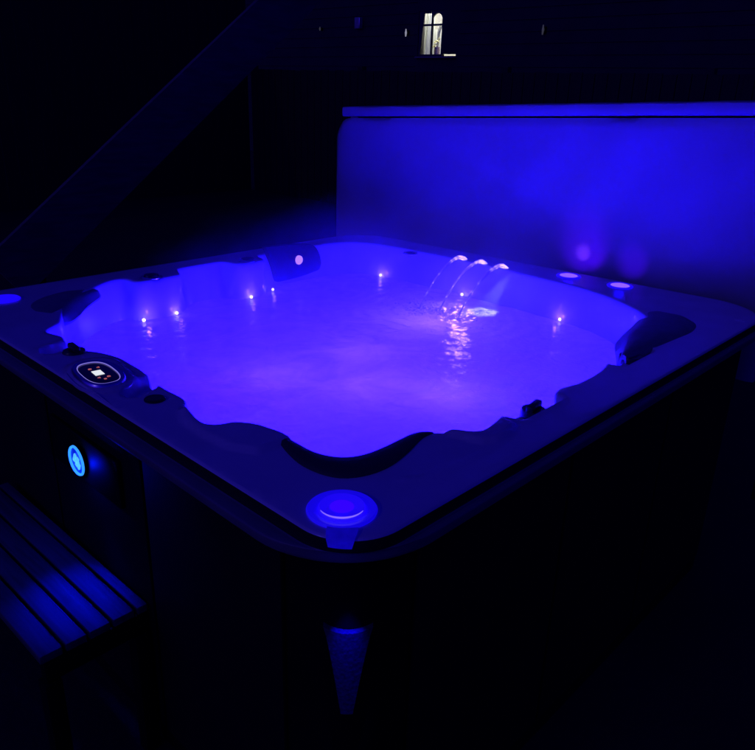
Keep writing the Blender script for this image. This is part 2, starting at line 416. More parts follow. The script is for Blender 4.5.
def shell_mesh():
    bm = bmesh.new()
    N1, N2 = len(inner), len(outer)
    inn = inset(inner, -0.008)
    pts = [Vector(p) for p in inn] + [Vector(p) for p in outer]
    edges = [(i, (i + 1) % N1) for i in range(N1)] + [(N1 + i, N1 + (i + 1) % N2) for i in range(N2)]
    g = .011; x = 0.0
    def near(p, L, d, st=2): return any((p - L[i]).length_squared < d * d for i in range(0, len(L), st))
    nx, ny = int(2.1 / g), int(1.95 / g)
    for i in range(nx):
        for j in range(ny):
            p = Vector((.005 + i * g + (g / 2 if j % 2 else 0), -.02 + j * g))
            if .26 < p.x < 1.7 and .26 < p.y < 1.66: continue
            if inside(p, inn) or not inside(p, outer): continue
            if near(p, inn, .007, 1) or near(p, outer, .012, 1): continue
            pts.append(p)
    V, E_, F, ov, oe, of = delaunay_2d_cdt(pts, edges, [], 0, 1e-6)
    vs = [bm.verts.new((v.x, v.y, ZT + height(v))) for v in V]
    idx = {}
    for k, o in enumerate(ov):
        for q in o: idx[q] = k
    for f in F:
        c = sum((V[k] for k in f), Vector((0, 0))) / 3
        if inside(c, inn) or not inside(c, outer): continue
        try: bm.faces.new([vs[k] for k in f])
        except ValueError: pass
    # inner wall rings
    prev = [vs[idx[i]] for i in range(N1)]
    base = list(inn); z0 = [v.co.z for v in prev]
    prof = [(.004, -.0012), (.0075, -.0045), (.0095, -.010), (.0115, -.022), (.017, -.07), (.023, -.11), (.029, -.150), (.050, -.22), (.10, -.36), (.15, -.42)]
    L = list(inn); dprev = 0
    for k, (d, dz) in enumerate(prof):
        L = inset(L, d - dprev); dprev = d
        if k >= 4: L = smoothloop(L, 3 + k * 3)
        ring = []
        for i in range(N1):
            zz = z0[i] + dz if dz > -.02 else (ZT + dz) * min(1, 1) + (z0[i] - ZT) * max(0, 1 + dz / .06)
            ring.append(bm.verts.new((L[i].x, L[i].y, zz)))
        for i in range(N1):
            bm.faces.new((prev[i], prev[(i + 1) % N1], ring[(i + 1) % N1], ring[i]))
        prev = ring
    # seat, then foot well
    c = Vector((.98, .92))
    for s, z in ((.62, -.40), (.58, -.46), (.52, -.76)):
        ring = []
        for i in range(N1):
            p = c + (L[i] - c) * s
            ring.append(bm.verts.new((p.x, p.y, z)))
        for i in range(N1): bm.faces.new((prev[i], prev[(i + 1) % N1], ring[(i + 1) % N1], ring[i]))
        prev = ring
    bm.faces.new(prev)
    # outer edge: rounded shoulder, riser, flange
    prev = [vs[idx[N1 + i]] for i in range(N2)]
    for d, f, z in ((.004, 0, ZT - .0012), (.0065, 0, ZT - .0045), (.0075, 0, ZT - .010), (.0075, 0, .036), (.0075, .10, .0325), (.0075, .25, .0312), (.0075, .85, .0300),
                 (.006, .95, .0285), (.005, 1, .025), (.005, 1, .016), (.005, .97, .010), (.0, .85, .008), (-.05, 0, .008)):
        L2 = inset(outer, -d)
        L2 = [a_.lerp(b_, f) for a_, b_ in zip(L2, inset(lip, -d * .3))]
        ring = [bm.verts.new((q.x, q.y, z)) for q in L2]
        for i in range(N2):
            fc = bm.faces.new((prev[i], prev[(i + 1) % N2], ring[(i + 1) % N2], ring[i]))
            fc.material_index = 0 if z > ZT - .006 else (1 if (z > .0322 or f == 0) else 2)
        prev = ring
    return bm

tub = empty('hot_tub', (1.0, .94, ZG), 'square hot tub glowing blue inside, with a pale moulded rim and dark cabinet', 'hot tub')
_sh = link('shell', shell_mesh(), M_shell, tub, ang=55); _sh.data.materials.append(M_riser_shade); _sh.data.materials.append(M_ledge)

# ------------------------------------------------------------------ cabinet
def cab_mesh():
    bm = bmesh.new()
    L = inset(outer, .030)
    N = len(L)
    prev = None
    zs = [.0075, -.05, ZG + .06, ZG - .01]
    for k, z in enumerate(zs):
        ring = [bm.verts.new((q.x, q.y, z)) for q in L]
        if prev:
            for i in range(N): bm.faces.new((prev[i], prev[(i + 1) % N], ring[(i + 1) % N], ring[i]))
        prev = ring
    return bm
link('cabinet_wall', cab_mesh(), M_trim, tub)
def panel_between(a, b, z0, z1, off, th=.012, bev=.003):
    """upright panel along the line a-b, pushed outwards by off"""
    a = Vector(a); b = Vector(b); t = (b - a).normalized(); nrm = Vector((t.y, -t.x))
    bm = bmesh.new()
    c = (a + b) / 2 + nrm * (off + th / 2)
    R = Matrix.Rotation(math.atan2(t.y, t.x), 3, 'Z')
    box(bm, (c.x, c.y, (z0 + z1) / 2), ((b - a).length, th, z1 - z0), R, bev)
    return bm, R
# corner points of the cabinet wall (outline inset by .03)
cA, cB, cC, cD = (.042, .026), (2.028, .013), (1.947, 1.865), (.078, 1.870)
sides = [(cA, cB), (cB, cC), (cC, cD), (cD, cA)]
for a, b in sides:
    a = Vector(a); b = Vector(b); t = (b - a).normalized(); ln = (b - a).length
    nb = 3; gap = .012; s0 = .17; w = (ln - 2 * s0 - gap * (nb - 1)) / nb
    for k in range(nb):
        p = a + t * (s0 + k * (w + gap)); q = p + t * w
        bm, _ = panel_between(p, q, ZG + .07, .000, 0, .010, .003)
        link('cabinet_panel', bm, M_cab, tub)
# badge plate + lit badge on the left side
tl = (Vector(cA) - Vector(cD)).normalized()
def left_side(y, off=0.0):
    t = (y - cD[1]) / (cA[1] - cD[1]); p = Vector(cD).lerp(Vector(cA), t); n_ = Vector((tl.y, -tl.x)); return p + n_ * off
bm, RL = panel_between(left_side(1.16), left_side(.79), -.225, -.096, .010, .012, .004)
bp_ = link('badge_plate', bm, M_trim, tub)
AX = Matrix((Vector((0, 0, 1)), Vector((tl.x, tl.y, 0)), Vector((tl.y, -tl.x, 0)))).transposed()   # local z = outward
ZB = -.166
pB = left_side(.990, .022); pB3 = (pB.x, pB.y, ZB)
be = bpy.data.objects.new('badge_light', None); COL.objects.link(be); be.parent = tub; be.location = Vector(pB3) - tub.location
bm = bmesh.new(); lathe(bm, [(0, 0), (.041, 0), (.043, .004), (.041, .009), (.0, .009)], pB3, 40, AX); link('badge_body', bm, M_trim, be)
bm = bmesh.new(); lathe(bm, [(.034, .008), (.035, .0125), (.0375, .0145), (.040, .0125), (.041, .008)], pB3, 48, AX); link('badge_ring', bm, M_badge, be)
bm = bmesh.new(); lathe(bm, [(0, .0095), (.0335, .0095), (.0340, .008)], pB3, 48, AX); link('badge_lens', bm, M_bface, be)
bm = bmesh.new()   # emblem: two wedge strokes and a bar
for (u0, v0, su, sv, an) in ((.006, -.008, .024, .010, .5), (-.002, .004, .030, .011, .5), (-.012, .012, .018, .009, .5), (-.002, -.001, .010, .030, .15)):
    c = Vector(pB3) + AX @ Vector((u0, v0, .011))
    R = AX @ Matrix.Rotation(an, 3, 'Z')
    box(bm, c, (su, sv, .004), R, .001)
link('badge_emblem', bm, M_badge2, be)
pl = left_side(.960, .060); spot('badge_lamp', (pl.x, pl.y, ZB - .010), (-.070, .86, -.46), 8, (0.0, .003, 1.0), .012, 62, 1.0); pl = left_side(.965, .050); point('badge_halo', (pl.x, pl.y, ZB - .008), .9, (0.0, .006, 1.0), .010)

# accent strips on the near and right corners
def accent(center, outward, zt, zb, wt, wb):
    o = Vector(outward).normalized(); t = Vector((-o.y, o.x)); c = Vector(center); bm = bmesh.new(); rows = []
    nr, ncol = 10, 10
    for layer in (0, 1):
        rr = []
        for i in range(nr + 1):
            v = i / nr; w = wt + (wb - wt) * v ** .8; row = []
            for j in range(ncol + 1):
                u = j / ncol - .5
                z = zt + (zb - zt) * v - (.004 * (1 - 4 * u * u) if i == 0 else 0)
                bulge = -.030 * (2 * u) ** 2 * (w / wt) ** 2 * .5 + .003 + (0 if layer == 0 else -.012)
                p = c + t * (u * w) + o * bulge
                row.append(bm.verts.new((p.x, p.y, z)))
            rr.append(row)
        rows.append(rr)
    for rr in rows:
        for i in range(nr):
            for j in range(ncol): bm.faces.new((rr[i][j], rr[i][j + 1], rr[i + 1][j + 1], rr[i + 1][j]))
    a, b = rows
    for i in range(nr):
        for j in (0, ncol): bm.faces.new((a[i][j], a[i + 1][j], b[i + 1][j], b[i][j]))
    for i in (0, nr):
        for j in range(ncol): bm.faces.new((a[i][j], a[i][j + 1], b[i][j + 1], b[i][j]))
    return bm
link('accent_strip', accent((.0575, .0415), (-1, -1), -.146, -.332, .088, .022), M_accent, tub)
spot('corner_downlight', (.036, .021, -.030), (.053, .038, -.20), 5, BLUE, .003, 36, 1.0)

# ------------------------------------------------------------------ corner lamp set into the near rim
cl = bpy.data.objects.new('corner_lamp', None); COL.objects.link(cl); cl.parent = tub; cl.location = Vector((.092, .096, ZT)) - tub.location
CC = Vector((.090, .094, ZT))
bm = bmesh.new(); lathe(bm, [(.040, -.004), (.0600, -.001), (.0615, .0025), (.059, .006), (.052, .0052), (.043, .003), (.040, -.001), (.036, -.004)], CC, 64); link('lens_dish', bm, M_dish, cl)
bm = bmesh.new(); lathe(bm, [(.0405, .001), (.041, .0065), (.0385, .0105), (.030, .0085), (.018, .0070), (0, .0065)], CC, 64); link('lens_cap', bm, M_clens, cl)
bm = bmesh.new(); lathe(bm, [(0, .0066), (.020, .0072), (.021, .0078), (.012, .0084), (0, .0086)], CC, 40); link('lens_core', bm, M_core, cl)
# bright lower edge of the inner ring: a partial ring
bm = bmesh.new(); pts = []; rad = []
for k in range(25):
    a = math.radians(225 + (k / 24 - .5) * 128); s = math.sin(math.pi * k / 24)
    pts.append(CC + Vector((.0400 * math.cos(a), .0400 * math.sin(a), .0100))); rad.append(.0004 + .0012 * s)
tube(bm, pts, rad, 8); link('lens_edge', bm, M_arcl, cl)
# neck: clear piece that runs over the riser down to the flange
bm = bmesh.new(); rows = []
dg = Vector((-.7071, -.7071)); tg = Vector((.7071, -.7071))
for v, (dd, z, w) in enumerate([(.084, ZT + .0040, .070), (.098, ZT + .0038, .060), (.1095, ZT + .0025, .050), (.1150, ZT - .003, .045), (.1156, ZT - .010, .041), (.1158, ZT - .016, .038)]):
    row = []
    for j in range(9):
        u = j / 8 - .5
        an_ = math.radians(217) + u * w / .112; p = Vector((.117, .101)) + Vector((math.cos(an_), math.sin(an_))) * dd
        row.append(bm.verts.new((p.x, p.y, z)))
    rows.append(row)
for i in range(len(rows) - 1):
    for j in range(8): bm.faces.new((rows[i][j], rows[i][j + 1], rows[i + 1][j + 1], rows[i + 1][j]))
bmesh.ops.solidify(bm, geom=bm.faces, thickness=.003)
link('lamp_neck', bm, M_neck, cl)
point('corner_lamp_glow', (CC.x, CC.y, ZT + .03), .010, BLUE, .02)
point('corner_lamp_spill', (.004, .008, .050), .012, BLUE, .01)

# ------------------------------------------------------------------ control panel
cp = bpy.data.objects.new('control_panel', None); COL.objects.link(cp); cp.parent = tub
PC = Vector((.088, .940, ZT + .008)); cp.location = PC - tub.location
ux = Vector((.14, .99, 0)).normalized(); uy = Vector((-ux.y, ux.x, 0))       # long axis roughly along the side
def superell(a, b, z, n=56, e=2.7):
    out = []
    for k in range(n):
        t = 2 * math.pi * k / n; c, s = math.cos(t), math.sin(t)
        u = a * math.copysign(abs(c) ** (2 / e), c); v = b * math.copysign(abs(s) ** (2 / e), s)
        out.append(PC + ux * u + uy * v + Vector((0, 0, z)))
    return out
def rings(bm, Ls, cap0=False, cap1=True):
    R = [[bm.verts.new(p) for p in L] for L in Ls]; n = len(R[0])
    for A, B in zip(R, R[1:]):
        for k in range(n): bm.faces.new((A[k], A[(k + 1) % n], B[(k + 1) % n], B[k]))
    if cap0: bm.faces.new(R[0])
    if cap1: bm.faces.new(R[-1])
bm = bmesh.new(); rings(bm, [superell(.094, .052, -.004), superell(.094, .052, .002), superell(.091, .049, .0060), superell(.086, .044, .0070), superell(.081, .0395, .005), superell(.079, .038, -.004)], cap1=False); link('bezel', bm, M_chrome, cp)
bm = bmesh.new(); rings(bm, [superell(.0795, .0385, -.003), superell(.0785, .0375, .0026), superell(.072, .033, .0032)]); link('panel_face', bm, M_face, cp)
bm = bmesh.new(); L_ = superell(.0800, .0388, .0042, 64); L_.append(L_[0]); tube(bm, L_, .0012, 6, cap=False); link('bezel_glint', bm, M_bezel_glint, cp)  # glowing tube added as the bright sheen of the bezel
bm = bmesh.new(); rings(bm, [superell(.112, .066, -.010), superell(.112, .066, -.0055), superell(.108, .062, -.0035), superell(.103, .058, -.006), superell(.1, .055, -.010)], cap1=False); link('pad_rim', bm, M_shell, cp)
def pbox(name, u, v, su, sv, M, rot=0.0):
    bm = bmesh.new(); R = Matrix((ux, uy, Vector((0, 0, 1)))).transposed() @ Matrix.Rotation(rot, 3, 'Z')
    box(bm, PC + ux * u + uy * v + Vector((0, 0, .0040)), (su, sv, .0012), R, .0004); return link(name, bm, M, cp)
pbox('display', 0.000, .001, .032, .022, M_disp)
# icon buttons: small arrows and bars
def icon(u, v, kind):
    bm = bmesh.new(); z = Vector((0, 0, .0036))
    q = [(-.004, -.003), (.004, -.003), (0, .004)] if kind == 0 else ([(-.004, -.004), (.001, -.004), (.004, 0), (.001, .004), (-.004, .004)] if kind == 1 else [(-.003, -.003), (.003, -.003), (.003, .003), (-.003, .003)])
    prism(bm, [PC + ux * (u + a) + uy * (v + b) + z for a, b in q], (0, 0, .0008)); return link('button', bm, M_red, cp, smooth=False)
for u, v, k in ((.037, -.012, 0), (.035, .009, 1), (-.036, -.012, 1), (-.033, .010, 0), (-.048, .000, 2)): icon(u, v, k)

# ------------------------------------------------------------------ headrests
def crescent(outer_path, inner_path, zt, zb, crown=.006, n=36, lean=.03, drop=.06):
    """cushion lofted between two open paths (outer on the rim, inner over the water)"""
    A = resample(catmull(outer_path, False, 8), 1, False) if 0 else catmull(outer_path, False, 8)
    def rs(L, m):
        seg = [0]
        for a, b in zip(L, L[1:]): seg.append(seg[-1] + (b - a).length)
        out = []; i = 0
        for k in range(m + 1):
            d = seg[-1] * k / m
            while i < len(L) - 2 and seg[i + 1] < d: i += 1
            t = (d - seg[i]) / max(1e-9, seg[i + 1] - seg[i]); out.append(L[i].lerp(L[i + 1], min(1, t)))
        return out
    A = rs(A, n); B = rs(catmull(inner_path, False, 8), n)
    bm = bmesh.new(); R = []
    for k in range(n + 1):
        s = math.sin(math.pi * k / n) ** .35 if 0 < k < n else 0.15
        a, b = A[k], B[k]; mid = (a + b) / 2
        a2 = mid + (a - mid) * (.35 + .65 * s); b2 = mid + (b - mid) * (.35 + .65 * s)
        prof = []
        for w, zf in ((-.02, zb), (0, zt - .012), (.05, zt - .003), (.2, zt + crown * .7), (.5, zt + crown), (.78, zt + crown * .5), (.92, zt - .006), (1.0, zt - .020), (1.0 + lean * 3, zt - drop), (1.0 + lean, zb)):
            p = a2 + (b2 - a2) * w
            z = zf if w not in (.2, .5) else zf
            prof.append(bm.verts.new((p.x, p.y, zt - .02 + (z - zt + .02) * (.5 + .5 * s))))
        R.append(prof)
    m_ = len(R[0])
    for P, Q in zip(R, R[1:]):
        for j in range(m_): bm.faces.new((P[j], P[(j + 1) % m_], Q[(j + 1) % m_], Q[j]))
    bm.faces.new(R[0]); bm.faces.new(R[-1])
    return bm
tag(link('headrest', crescent([(.182, .398), (.153, .315), (.142, .247), (.157, .181), (.197, .149), (.257, .138), (.330, .150), (.405, .172), (.440, .172)],
     [(.214, .385), (.207, .330), (.206, .274), (.226, .234), (.262, .214), (.318, .211), (.350, .212), (.410, .211), (.445, .190)], ZT + .0075, -.06, .004, lean=.1), M_pillow_dark, tub, ang=60), 'crescent headrest sunk into the near corner of the rim')
tag(link('headrest', crescent([(.47, 1.775), (.38, 1.775), (.29, 1.745), (.215, 1.685), (.185, 1.600), (.200, 1.515)],
     [(.505, 1.700), (.43, 1.655), (.375, 1.61), (.33, 1.55), (.295, 1.500), (.262, 1.470)], ZT - .002, .022, .006, lean=.02, drop=.026), M_pillow, tub, ang=60), 'broad headrest in the left corner of the tub')
tag(link('headrest', crescent([(1.205, .100), (1.33, .090), (1.47, .082), (1.62, .075), (1.72, .110), (1.74, .200)],
     [(1.215, .150), (1.30, .180), (1.41, .220), (1.52, .245), (1.61, .275), (1.68, .315)], ZT + .004, .000, .016, lean=.05, drop=.045), M_pillow, tub, ang=60), 'broad headrest near the right corner of the tub')
# hanging headrest on the far wall, with a lit disc
bm = bmesh.new(); rows = []
nu, nv = 14, 10
for layer, off in ((0, 0.0), (1, .030)):
    rr = []
    for i in range(nv + 1):
        v = i / nv; row = []
        for j in range(nu + 1):
            u = j / nu
            x0 = 1.268 + (1.322 - 1.268) * v; x1 = 1.552 + (1.578 - 1.552) * v
            x = x0 + (x1 - x0) * u
            if j == nu: x -= .014 * (abs(2 * v - 1) ** 4)
            z = (.094 - .024 * u) * (1 - v) + (-.062 + .020 * u) * v + .010 * math.sin(math.pi * u) * (1 - 2 * v) * .6
            y = 1.768 - .030 * math.sin(math.pi * min(1, max(0, v))) * .4 - .03 * v * .3 + off
            row.append(bm.verts.new((x, y, z)))
        rr.append(row)
    rows.append(rr)
for rr in rows:
    for i in range(nv):
        for j in range(nu): bm.faces.new((rr[i][j], rr[i][j + 1], rr[i + 1][j + 1], rr[i + 1][j]))
a, b = rows
for i in range(nv):
    for j in (0, nu): bm.faces.new((a[i][j], a[i + 1][j], b[i + 1][j], b[i][j]))
for i in (0, nv):
    for j in range(nu): bm.faces.new((a[i][j], a[i][j + 1], b[i][j + 1], b[i][j]))
hp = tag(link('headrest', bm, M_pillow_dark, tub, ang=60), 'upright headrest with a glowing pink disc, on the far wall')
bm = bmesh.new(); AXy = Matrix(((1, 0, 0), (0, 0, -1), (0, 1, 0)))
lathe(bm, [(0, .006), (.018, .006), (.020, .003), (.020, -.004)], (1.437, 1.752, .020), 32, AXy); link('disc_light', bm, M_pink, hp)

# ------------------------------------------------------------------ air valve caps
def valve(x, y, z, r, h, chrome=True, handle=0.0, ang=0.0):
    bm = bmesh.new(); lathe(bm, [(r * 1.02, -.004), (r, h * .6), (r * .92, h), (r * .55, h * 1.05), (0, h * .95)], (x, y, z), 36)
    v = link('air_valve', bm, M_black, tub)
    if handle:
        bm = bmesh.new(); R = Matrix.Rotation(ang, 3, 'Z'); box(bm, (x, y, z + h + .006), (handle, r * .6, .018), R, .005); link('handle', bm, M_black, v)
    if chrome:
        bm = bmesh.new(); lathe(bm, [(r * 1.03, -.002), (r * 1.28, -.001), (r * 1.36, .003), (r * 1.22, .007), (r * 1.04, .002)], (x, y, z), 40); link('trim_ring', bm, M_chrome, v)
valve(.710, 1.742, ZT - .002, .028, .011)
valve(1.155, 1.745, ZT - .002, .028, .010)
valve(1.790, 1.410, ZT - .004, .024, .003)
valve(.128, 1.150, ZT - .004, .030, .010, False, .055, 1.45)
valve(.113, .728, ZT, .024, .004, False)
valve(.722, .108, ZT - .024, .030, .018, False, .060, .15)
valve(1.243, .118, ZT - .020, .034, .016, False)

# ------------------------------------------------------------------ lit rim discs (speakers)
for (x, y, M_, pw) in ((1.945, .715, M_lens, .05), (1.955, .502, M_lens, .05), (.196, 1.775, M_blens, .01)):
    bm = bmesh.new(); lathe(bm, [(.042, -.001), (.047, .000), (.049, .003), (.045, .006), (.036, .005), (.035, .002)], (x, y, ZT), 48)
    dl = link('rim_light', bm, M_blens, tub)
    bm = bmesh.new(); lathe(bm, [(.035, .001), (.034, .005), (.024, .008), (.012, .0092), (0, .0095)], (x, y, ZT), 40); link('lens', bm, M_, dl)
spot('rim_lamp', (1.950, .735, ZT + .012), (2.12, .76, .120), 1.3, (.30, .06, 1.0), .003, 24, 1.0)
spot('rim_lamp_small', (1.955, .520, ZT + .012), (2.12, .545, .115), 1.2, (.05, .0, 1.0), .003, 50, 1.0)
spot('rim_lamp_wide', (1.950, .735, ZT + .012), (2.12, .76, .14), 2.6, (.06, .0, 1.0), .006, 75, 1.0)
point('rim_disc_glow', (1.945, .715, ZT + .03), .07, (.006, .0, 1.0), .02)
point('rim_disc_glow_small', (1.955, .502, ZT + .03), .05, BLUE, .02)

# ------------------------------------------------------------------ waterline LEDs
LEDS = [(.632, 1.684, 1.0), (.770, 1.684, .7), (1.120, 1.684, 1.0), (1.262, 1.72, .6), (1.805, 1.60, .8), (1.812, .658, .8), (1.818, 1.135, 1.0)]
for x, y, s in LEDS:
    bm = bmesh.new(); bmesh.ops.create_icosphere(bm, subdivisions=2, radius=.0060 * (0.75 + .35 * s), matrix=Matrix.Translation((x, y, ZW + .008)))
    link('waterline_light', bm, M_bead, tub)
    c = Vector((.98, .95)) - Vector((x, y)); c.normalize()
    point('waterline_lamp', (x + c.x * .022, y + c.y * .022, ZW + .022), .05 * s, (.30, .10, 1.0), .006)

# ------------------------------------------------------------------ fountain
YS = [1.176, 1.070, .963]
streams = [((1.892, 1.172, .045), (1.834, 1.178, .074), (1.5415, 1.138, ZW)),
           ((1.892, 1.066, .044), (1.834, 1.072, .074), (1.5553, 1.051, ZW)),
           ((1.892, .958, .040), (1.832, .968, .075), (1.5376, .946, ZW))]
LAB = ['leftmost of the three thin water arcs pouring into the tub', 'middle one of the three thin water arcs pouring into the tub', 'rightmost of the three thin water arcs, nearest the bright splash']
for (s, t, e), lab in zip(streams, LAB):
    s, t, e = Vector(s), Vector(t), Vector(e)
    # two half parabolas with a common level apex
    pts = []; rad = []
    for k in range(10):
        u = k / 10; w = 1 - u
        p = t.lerp(s, w); p.z = t.z - (t.z - s.z) * w * w; pts.append(p)
    for k in range(29):
        u = k / 28; p = t.lerp(e, u); p.z = t.z - (t.z - e.z) * u * u; pts.append(p)
    tot = len(pts)
    # the nozzle light is carried inside each stream
    for i_, pw_ in ((1, .010), (4, .010), (7, .010), (10, .008), (13, .005), (16, .0025), (25, .0007), (29, .0007), (33, .0007)):
        point('nozzle_light', pts[i_], pw_, (.50, .28, 1.0), .0015)
    for i in range(tot):
        f = i / (tot - 1); rad.append(.0060 * max(0, 1 - f * 1.6) ** .8 + .0036 + .0009 * math.sin(i * 2.1) + .0012 * noise.noise(Vector((i * .35, s.y * 9, 0))))
    bm = bmesh.new(); tube(bm, pts, rad, 10)
    o = link('water_jet', bm, M_stream); o['label'] = lab; o['category'] = 'water jet'; o['group'] = 'fountain arcs in the hot tub'
    bm = bmesh.new(); tube(bm, [s + Vector((.030, .002, -.022)), s + Vector((.014, 0, -.008)), s + Vector((.000, 0, .001))], [.011, .010, .0092], 14)
    link('fountain_nozzle', bm, M_chrome, tub)
spot('fountain_lamp', (1.815, .905, .055), (1.695, .935, ZW), 9, (1.0, .95, .60), .012, 38, .9)
spot('splash_fill', (1.80, 1.12, .075), (1.57, 1.05, ZW), 6.5, (.36, .17, 1.0), .03, 70, .8)  # fill light added to brighten splash and foam

# ------------------------------------------------------------------ water
def wave(x, y):
    z = .0025 * noise.noise(Vector((x * 7, y * 7, 0))) + .0012 * noise.noise(Vector((x * 19, y * 19, 3)))
    for (cx_, cy_) in ((1.5415, 1.138), (1.5553, 1.051), (1.5376, .946)):
        d = math.hypot(x - cx_, y - cy_)
        z += .0032 * math.exp(-d * 4.5) * math.sin(d * 105 + 1.5 * noise.noise(Vector((x * 6, y * 6, 9)))) * (1 if d > .02 else 0)
        z += .010 * math.exp(-(d / .075) ** 2) * noise.noise(Vector((x * 60, y * 60, 1))) + .004 * math.exp(-(d / .20) ** 2) * noise.noise(Vector((x * 28, y * 34, 4)))
    return z
bm = bmesh.new(); g = .0095; grid = {}
for i in range(int(2.0 / g)):
    for j in range(int(1.85 / g)):
        p = Vector((.05 + i * g, .05 + j * g))
        if inside(p, inner): grid[i, j] = bm.verts.new((p.x, p.y, ZW + wave(p.x, p.y)))
for (i, j) in list(grid):
    if (i + 1, j) in grid and (i, j + 1) in grid and (i + 1, j + 1) in grid:
        bm.faces.new((grid[i, j], grid[i + 1, j], grid[i + 1, j + 1], grid[i, j + 1]))
_w = tag(link('water', bm, M_water), kind='structure')
if sum(p.normal.z for p in _w.data.polygons) < 0: _w.data.flip_normals()      # the surface faces up
_w.data.update()

# foam: ragged bubbles where the arcs land
bm = bmesh.new()
for k in range(420):
    c = random.choice(streams)[2]
    a = random.uniform(0, 2 * math.pi); r = abs(random.gauss(0, .075)); rr = random.uniform(.0012, .0042) * (1 if r > .05 else 1.2)
    x = c[0] + math.cos(a) * r * 1.1 - .01; y = c[1] + math.sin(a) * r
    z = ZW + wave(x, y) + (random.uniform(.0, .03) * math.exp(-r * 16) if random.random() < .35 else 0)
    bmesh.ops.create_icosphere(bm, subdivisions=1, radius=rr, matrix=Matrix.Translation((x, y, z)) @ Matrix.Diagonal((1, 1, .7, 1)))
for k in range(90):
    x = random.gauss(1.69, .03); y = random.gauss(.935, .018)
    bmesh.ops.create_icosphere(bm, subdivisions=1, radius=random.uniform(.002, .005), matrix=Matrix.Translation((x, y, ZW + wave(x, y))) @ Matrix.Diagonal((1.5, 1.5, .5, 1)))
tag(link('foam', bm, M_foam), 'bubbling foam where the water arcs land', 'foam', kind='stuff')

# lamps and added pale fills under the water
point('main_underwater_lamp', (1.05, .62, -.50), 190, BLUE, .20)
for _q in ((.80, .70), (.98, .93), (.66, .95), (.92, .50)): point('pale_water_fill', (_q[0], _q[1], -.19), 2.0, (.13, .042, 1.0), .12)  # fill lights added for the whitish middle of the water
point('pale_fountain_fill', (1.44, .98, -.19), 5, (.12, .045, 1.0), .12)  # fill light added to pale the water below the arcs
point('second_underwater_lamp', (.90, 1.38, -.48), 480, BLUE, .10)
point('third_underwater_lamp', (1.45, 1.25, -.42), 80, BLUE, .15)
point('left_underwater_lamp', (.45, .95, -.35), 90, BLUE, .08)

# ------------------------------------------------------------------ steam
M_steam = bpy.data.materials.new('steam'); M_steam.use_nodes = True
n = M_steam.node_tree.nodes; l = M_steam.node_tree.links; n.remove(n['Principled BSDF'])
pv = n.new('ShaderNodeVolumePrincipled'); pv.inputs['Color'].default_value = (.9, .9, .92, 1); pv.inputs['Anisotropy'].default_value = .15
tc = n.new('ShaderNodeTexCoord'); nz = n.new('ShaderNodeTexNoise'); nz.inputs['Scale'].default_value = 2.3; nz.inputs['Detail'].default_value = 4; nz.inputs['Distortion'].default_value = .9
mp = n.new('ShaderNodeMapping'); mp.inputs['Scale'].default_value = (1, 1, .8); mp.inputs['Location'].default_value = (3.1, 1.7, .4)
l.new(tc.outputs['Object'], mp.inputs[0]); l.new(mp.outputs[0], nz.inputs['Vector'])
r1 = n.new('ShaderNodeMapRange'); r1.interpolation_type = 'SMOOTHSTEP'; r1.inputs['From Min'].default_value = .43; r1.inputs['From Max'].default_value = .62; r1.inputs['To Min'].default_value = .10; r1.inputs['To Max'].default_value = 1.0
l.new(nz.outputs['Fac'], r1.inputs['Value'])
# fades upwards and towards the edges of the plume
vd = n.new('ShaderNodeVectorMath'); vd.operation = 'SUBTRACT'; vd.inputs[1].default_value = (1.22, .98, -.10); l.new(tc.outputs['Object'], vd.inputs[0])
vs_ = n.new('ShaderNodeVectorMath'); vs_.operation = 'MULTIPLY'; vs_.inputs[1].default_value = (1 / 1.08, 1 / 1.05, 1 / .54); l.new(vd.outputs[0], vs_.inputs[0])
vl = n.new('ShaderNodeVectorMath'); vl.operation = 'LENGTH'; l.new(vs_.outputs[0], vl.inputs[0])
r2 = n.new('ShaderNodeMapRange'); r2.interpolation_type = 'SMOOTHSTEP'; r2.inputs['From Min'].default_value = .25; r2.inputs['From Max'].default_value = 1.0; r2.inputs['To Min'].default_value = 1; r2.inputs['To Max'].default_value = 0
l.new(vl.outputs['Value'], r2.inputs['Value'])
mu = n.new('ShaderNodeMath'); mu.operation = 'MULTIPLY'; l.new(r1.outputs[0], mu.inputs[0]); l.new(r2.outputs[0], mu.inputs[1])
mu2 = n.new('ShaderNodeMath'); mu2.operation = 'MULTIPLY'; mu2.inputs[1].default_value = .9; l.new(mu.outputs[0], mu2.inputs[0])
l.new(mu2.outputs[0], pv.inputs['Density']); l.new(pv.outputs[0], n['Material Output'].inputs['Volume'])
bm = bmesh.new(); box(bm, (1.15, 1.10, .24), (2.3, 2.3, .64)); tag(link('steam', bm, M_steam, smooth=False), 'drifting steam rising off the glowing water', 'steam', kind='stuff')

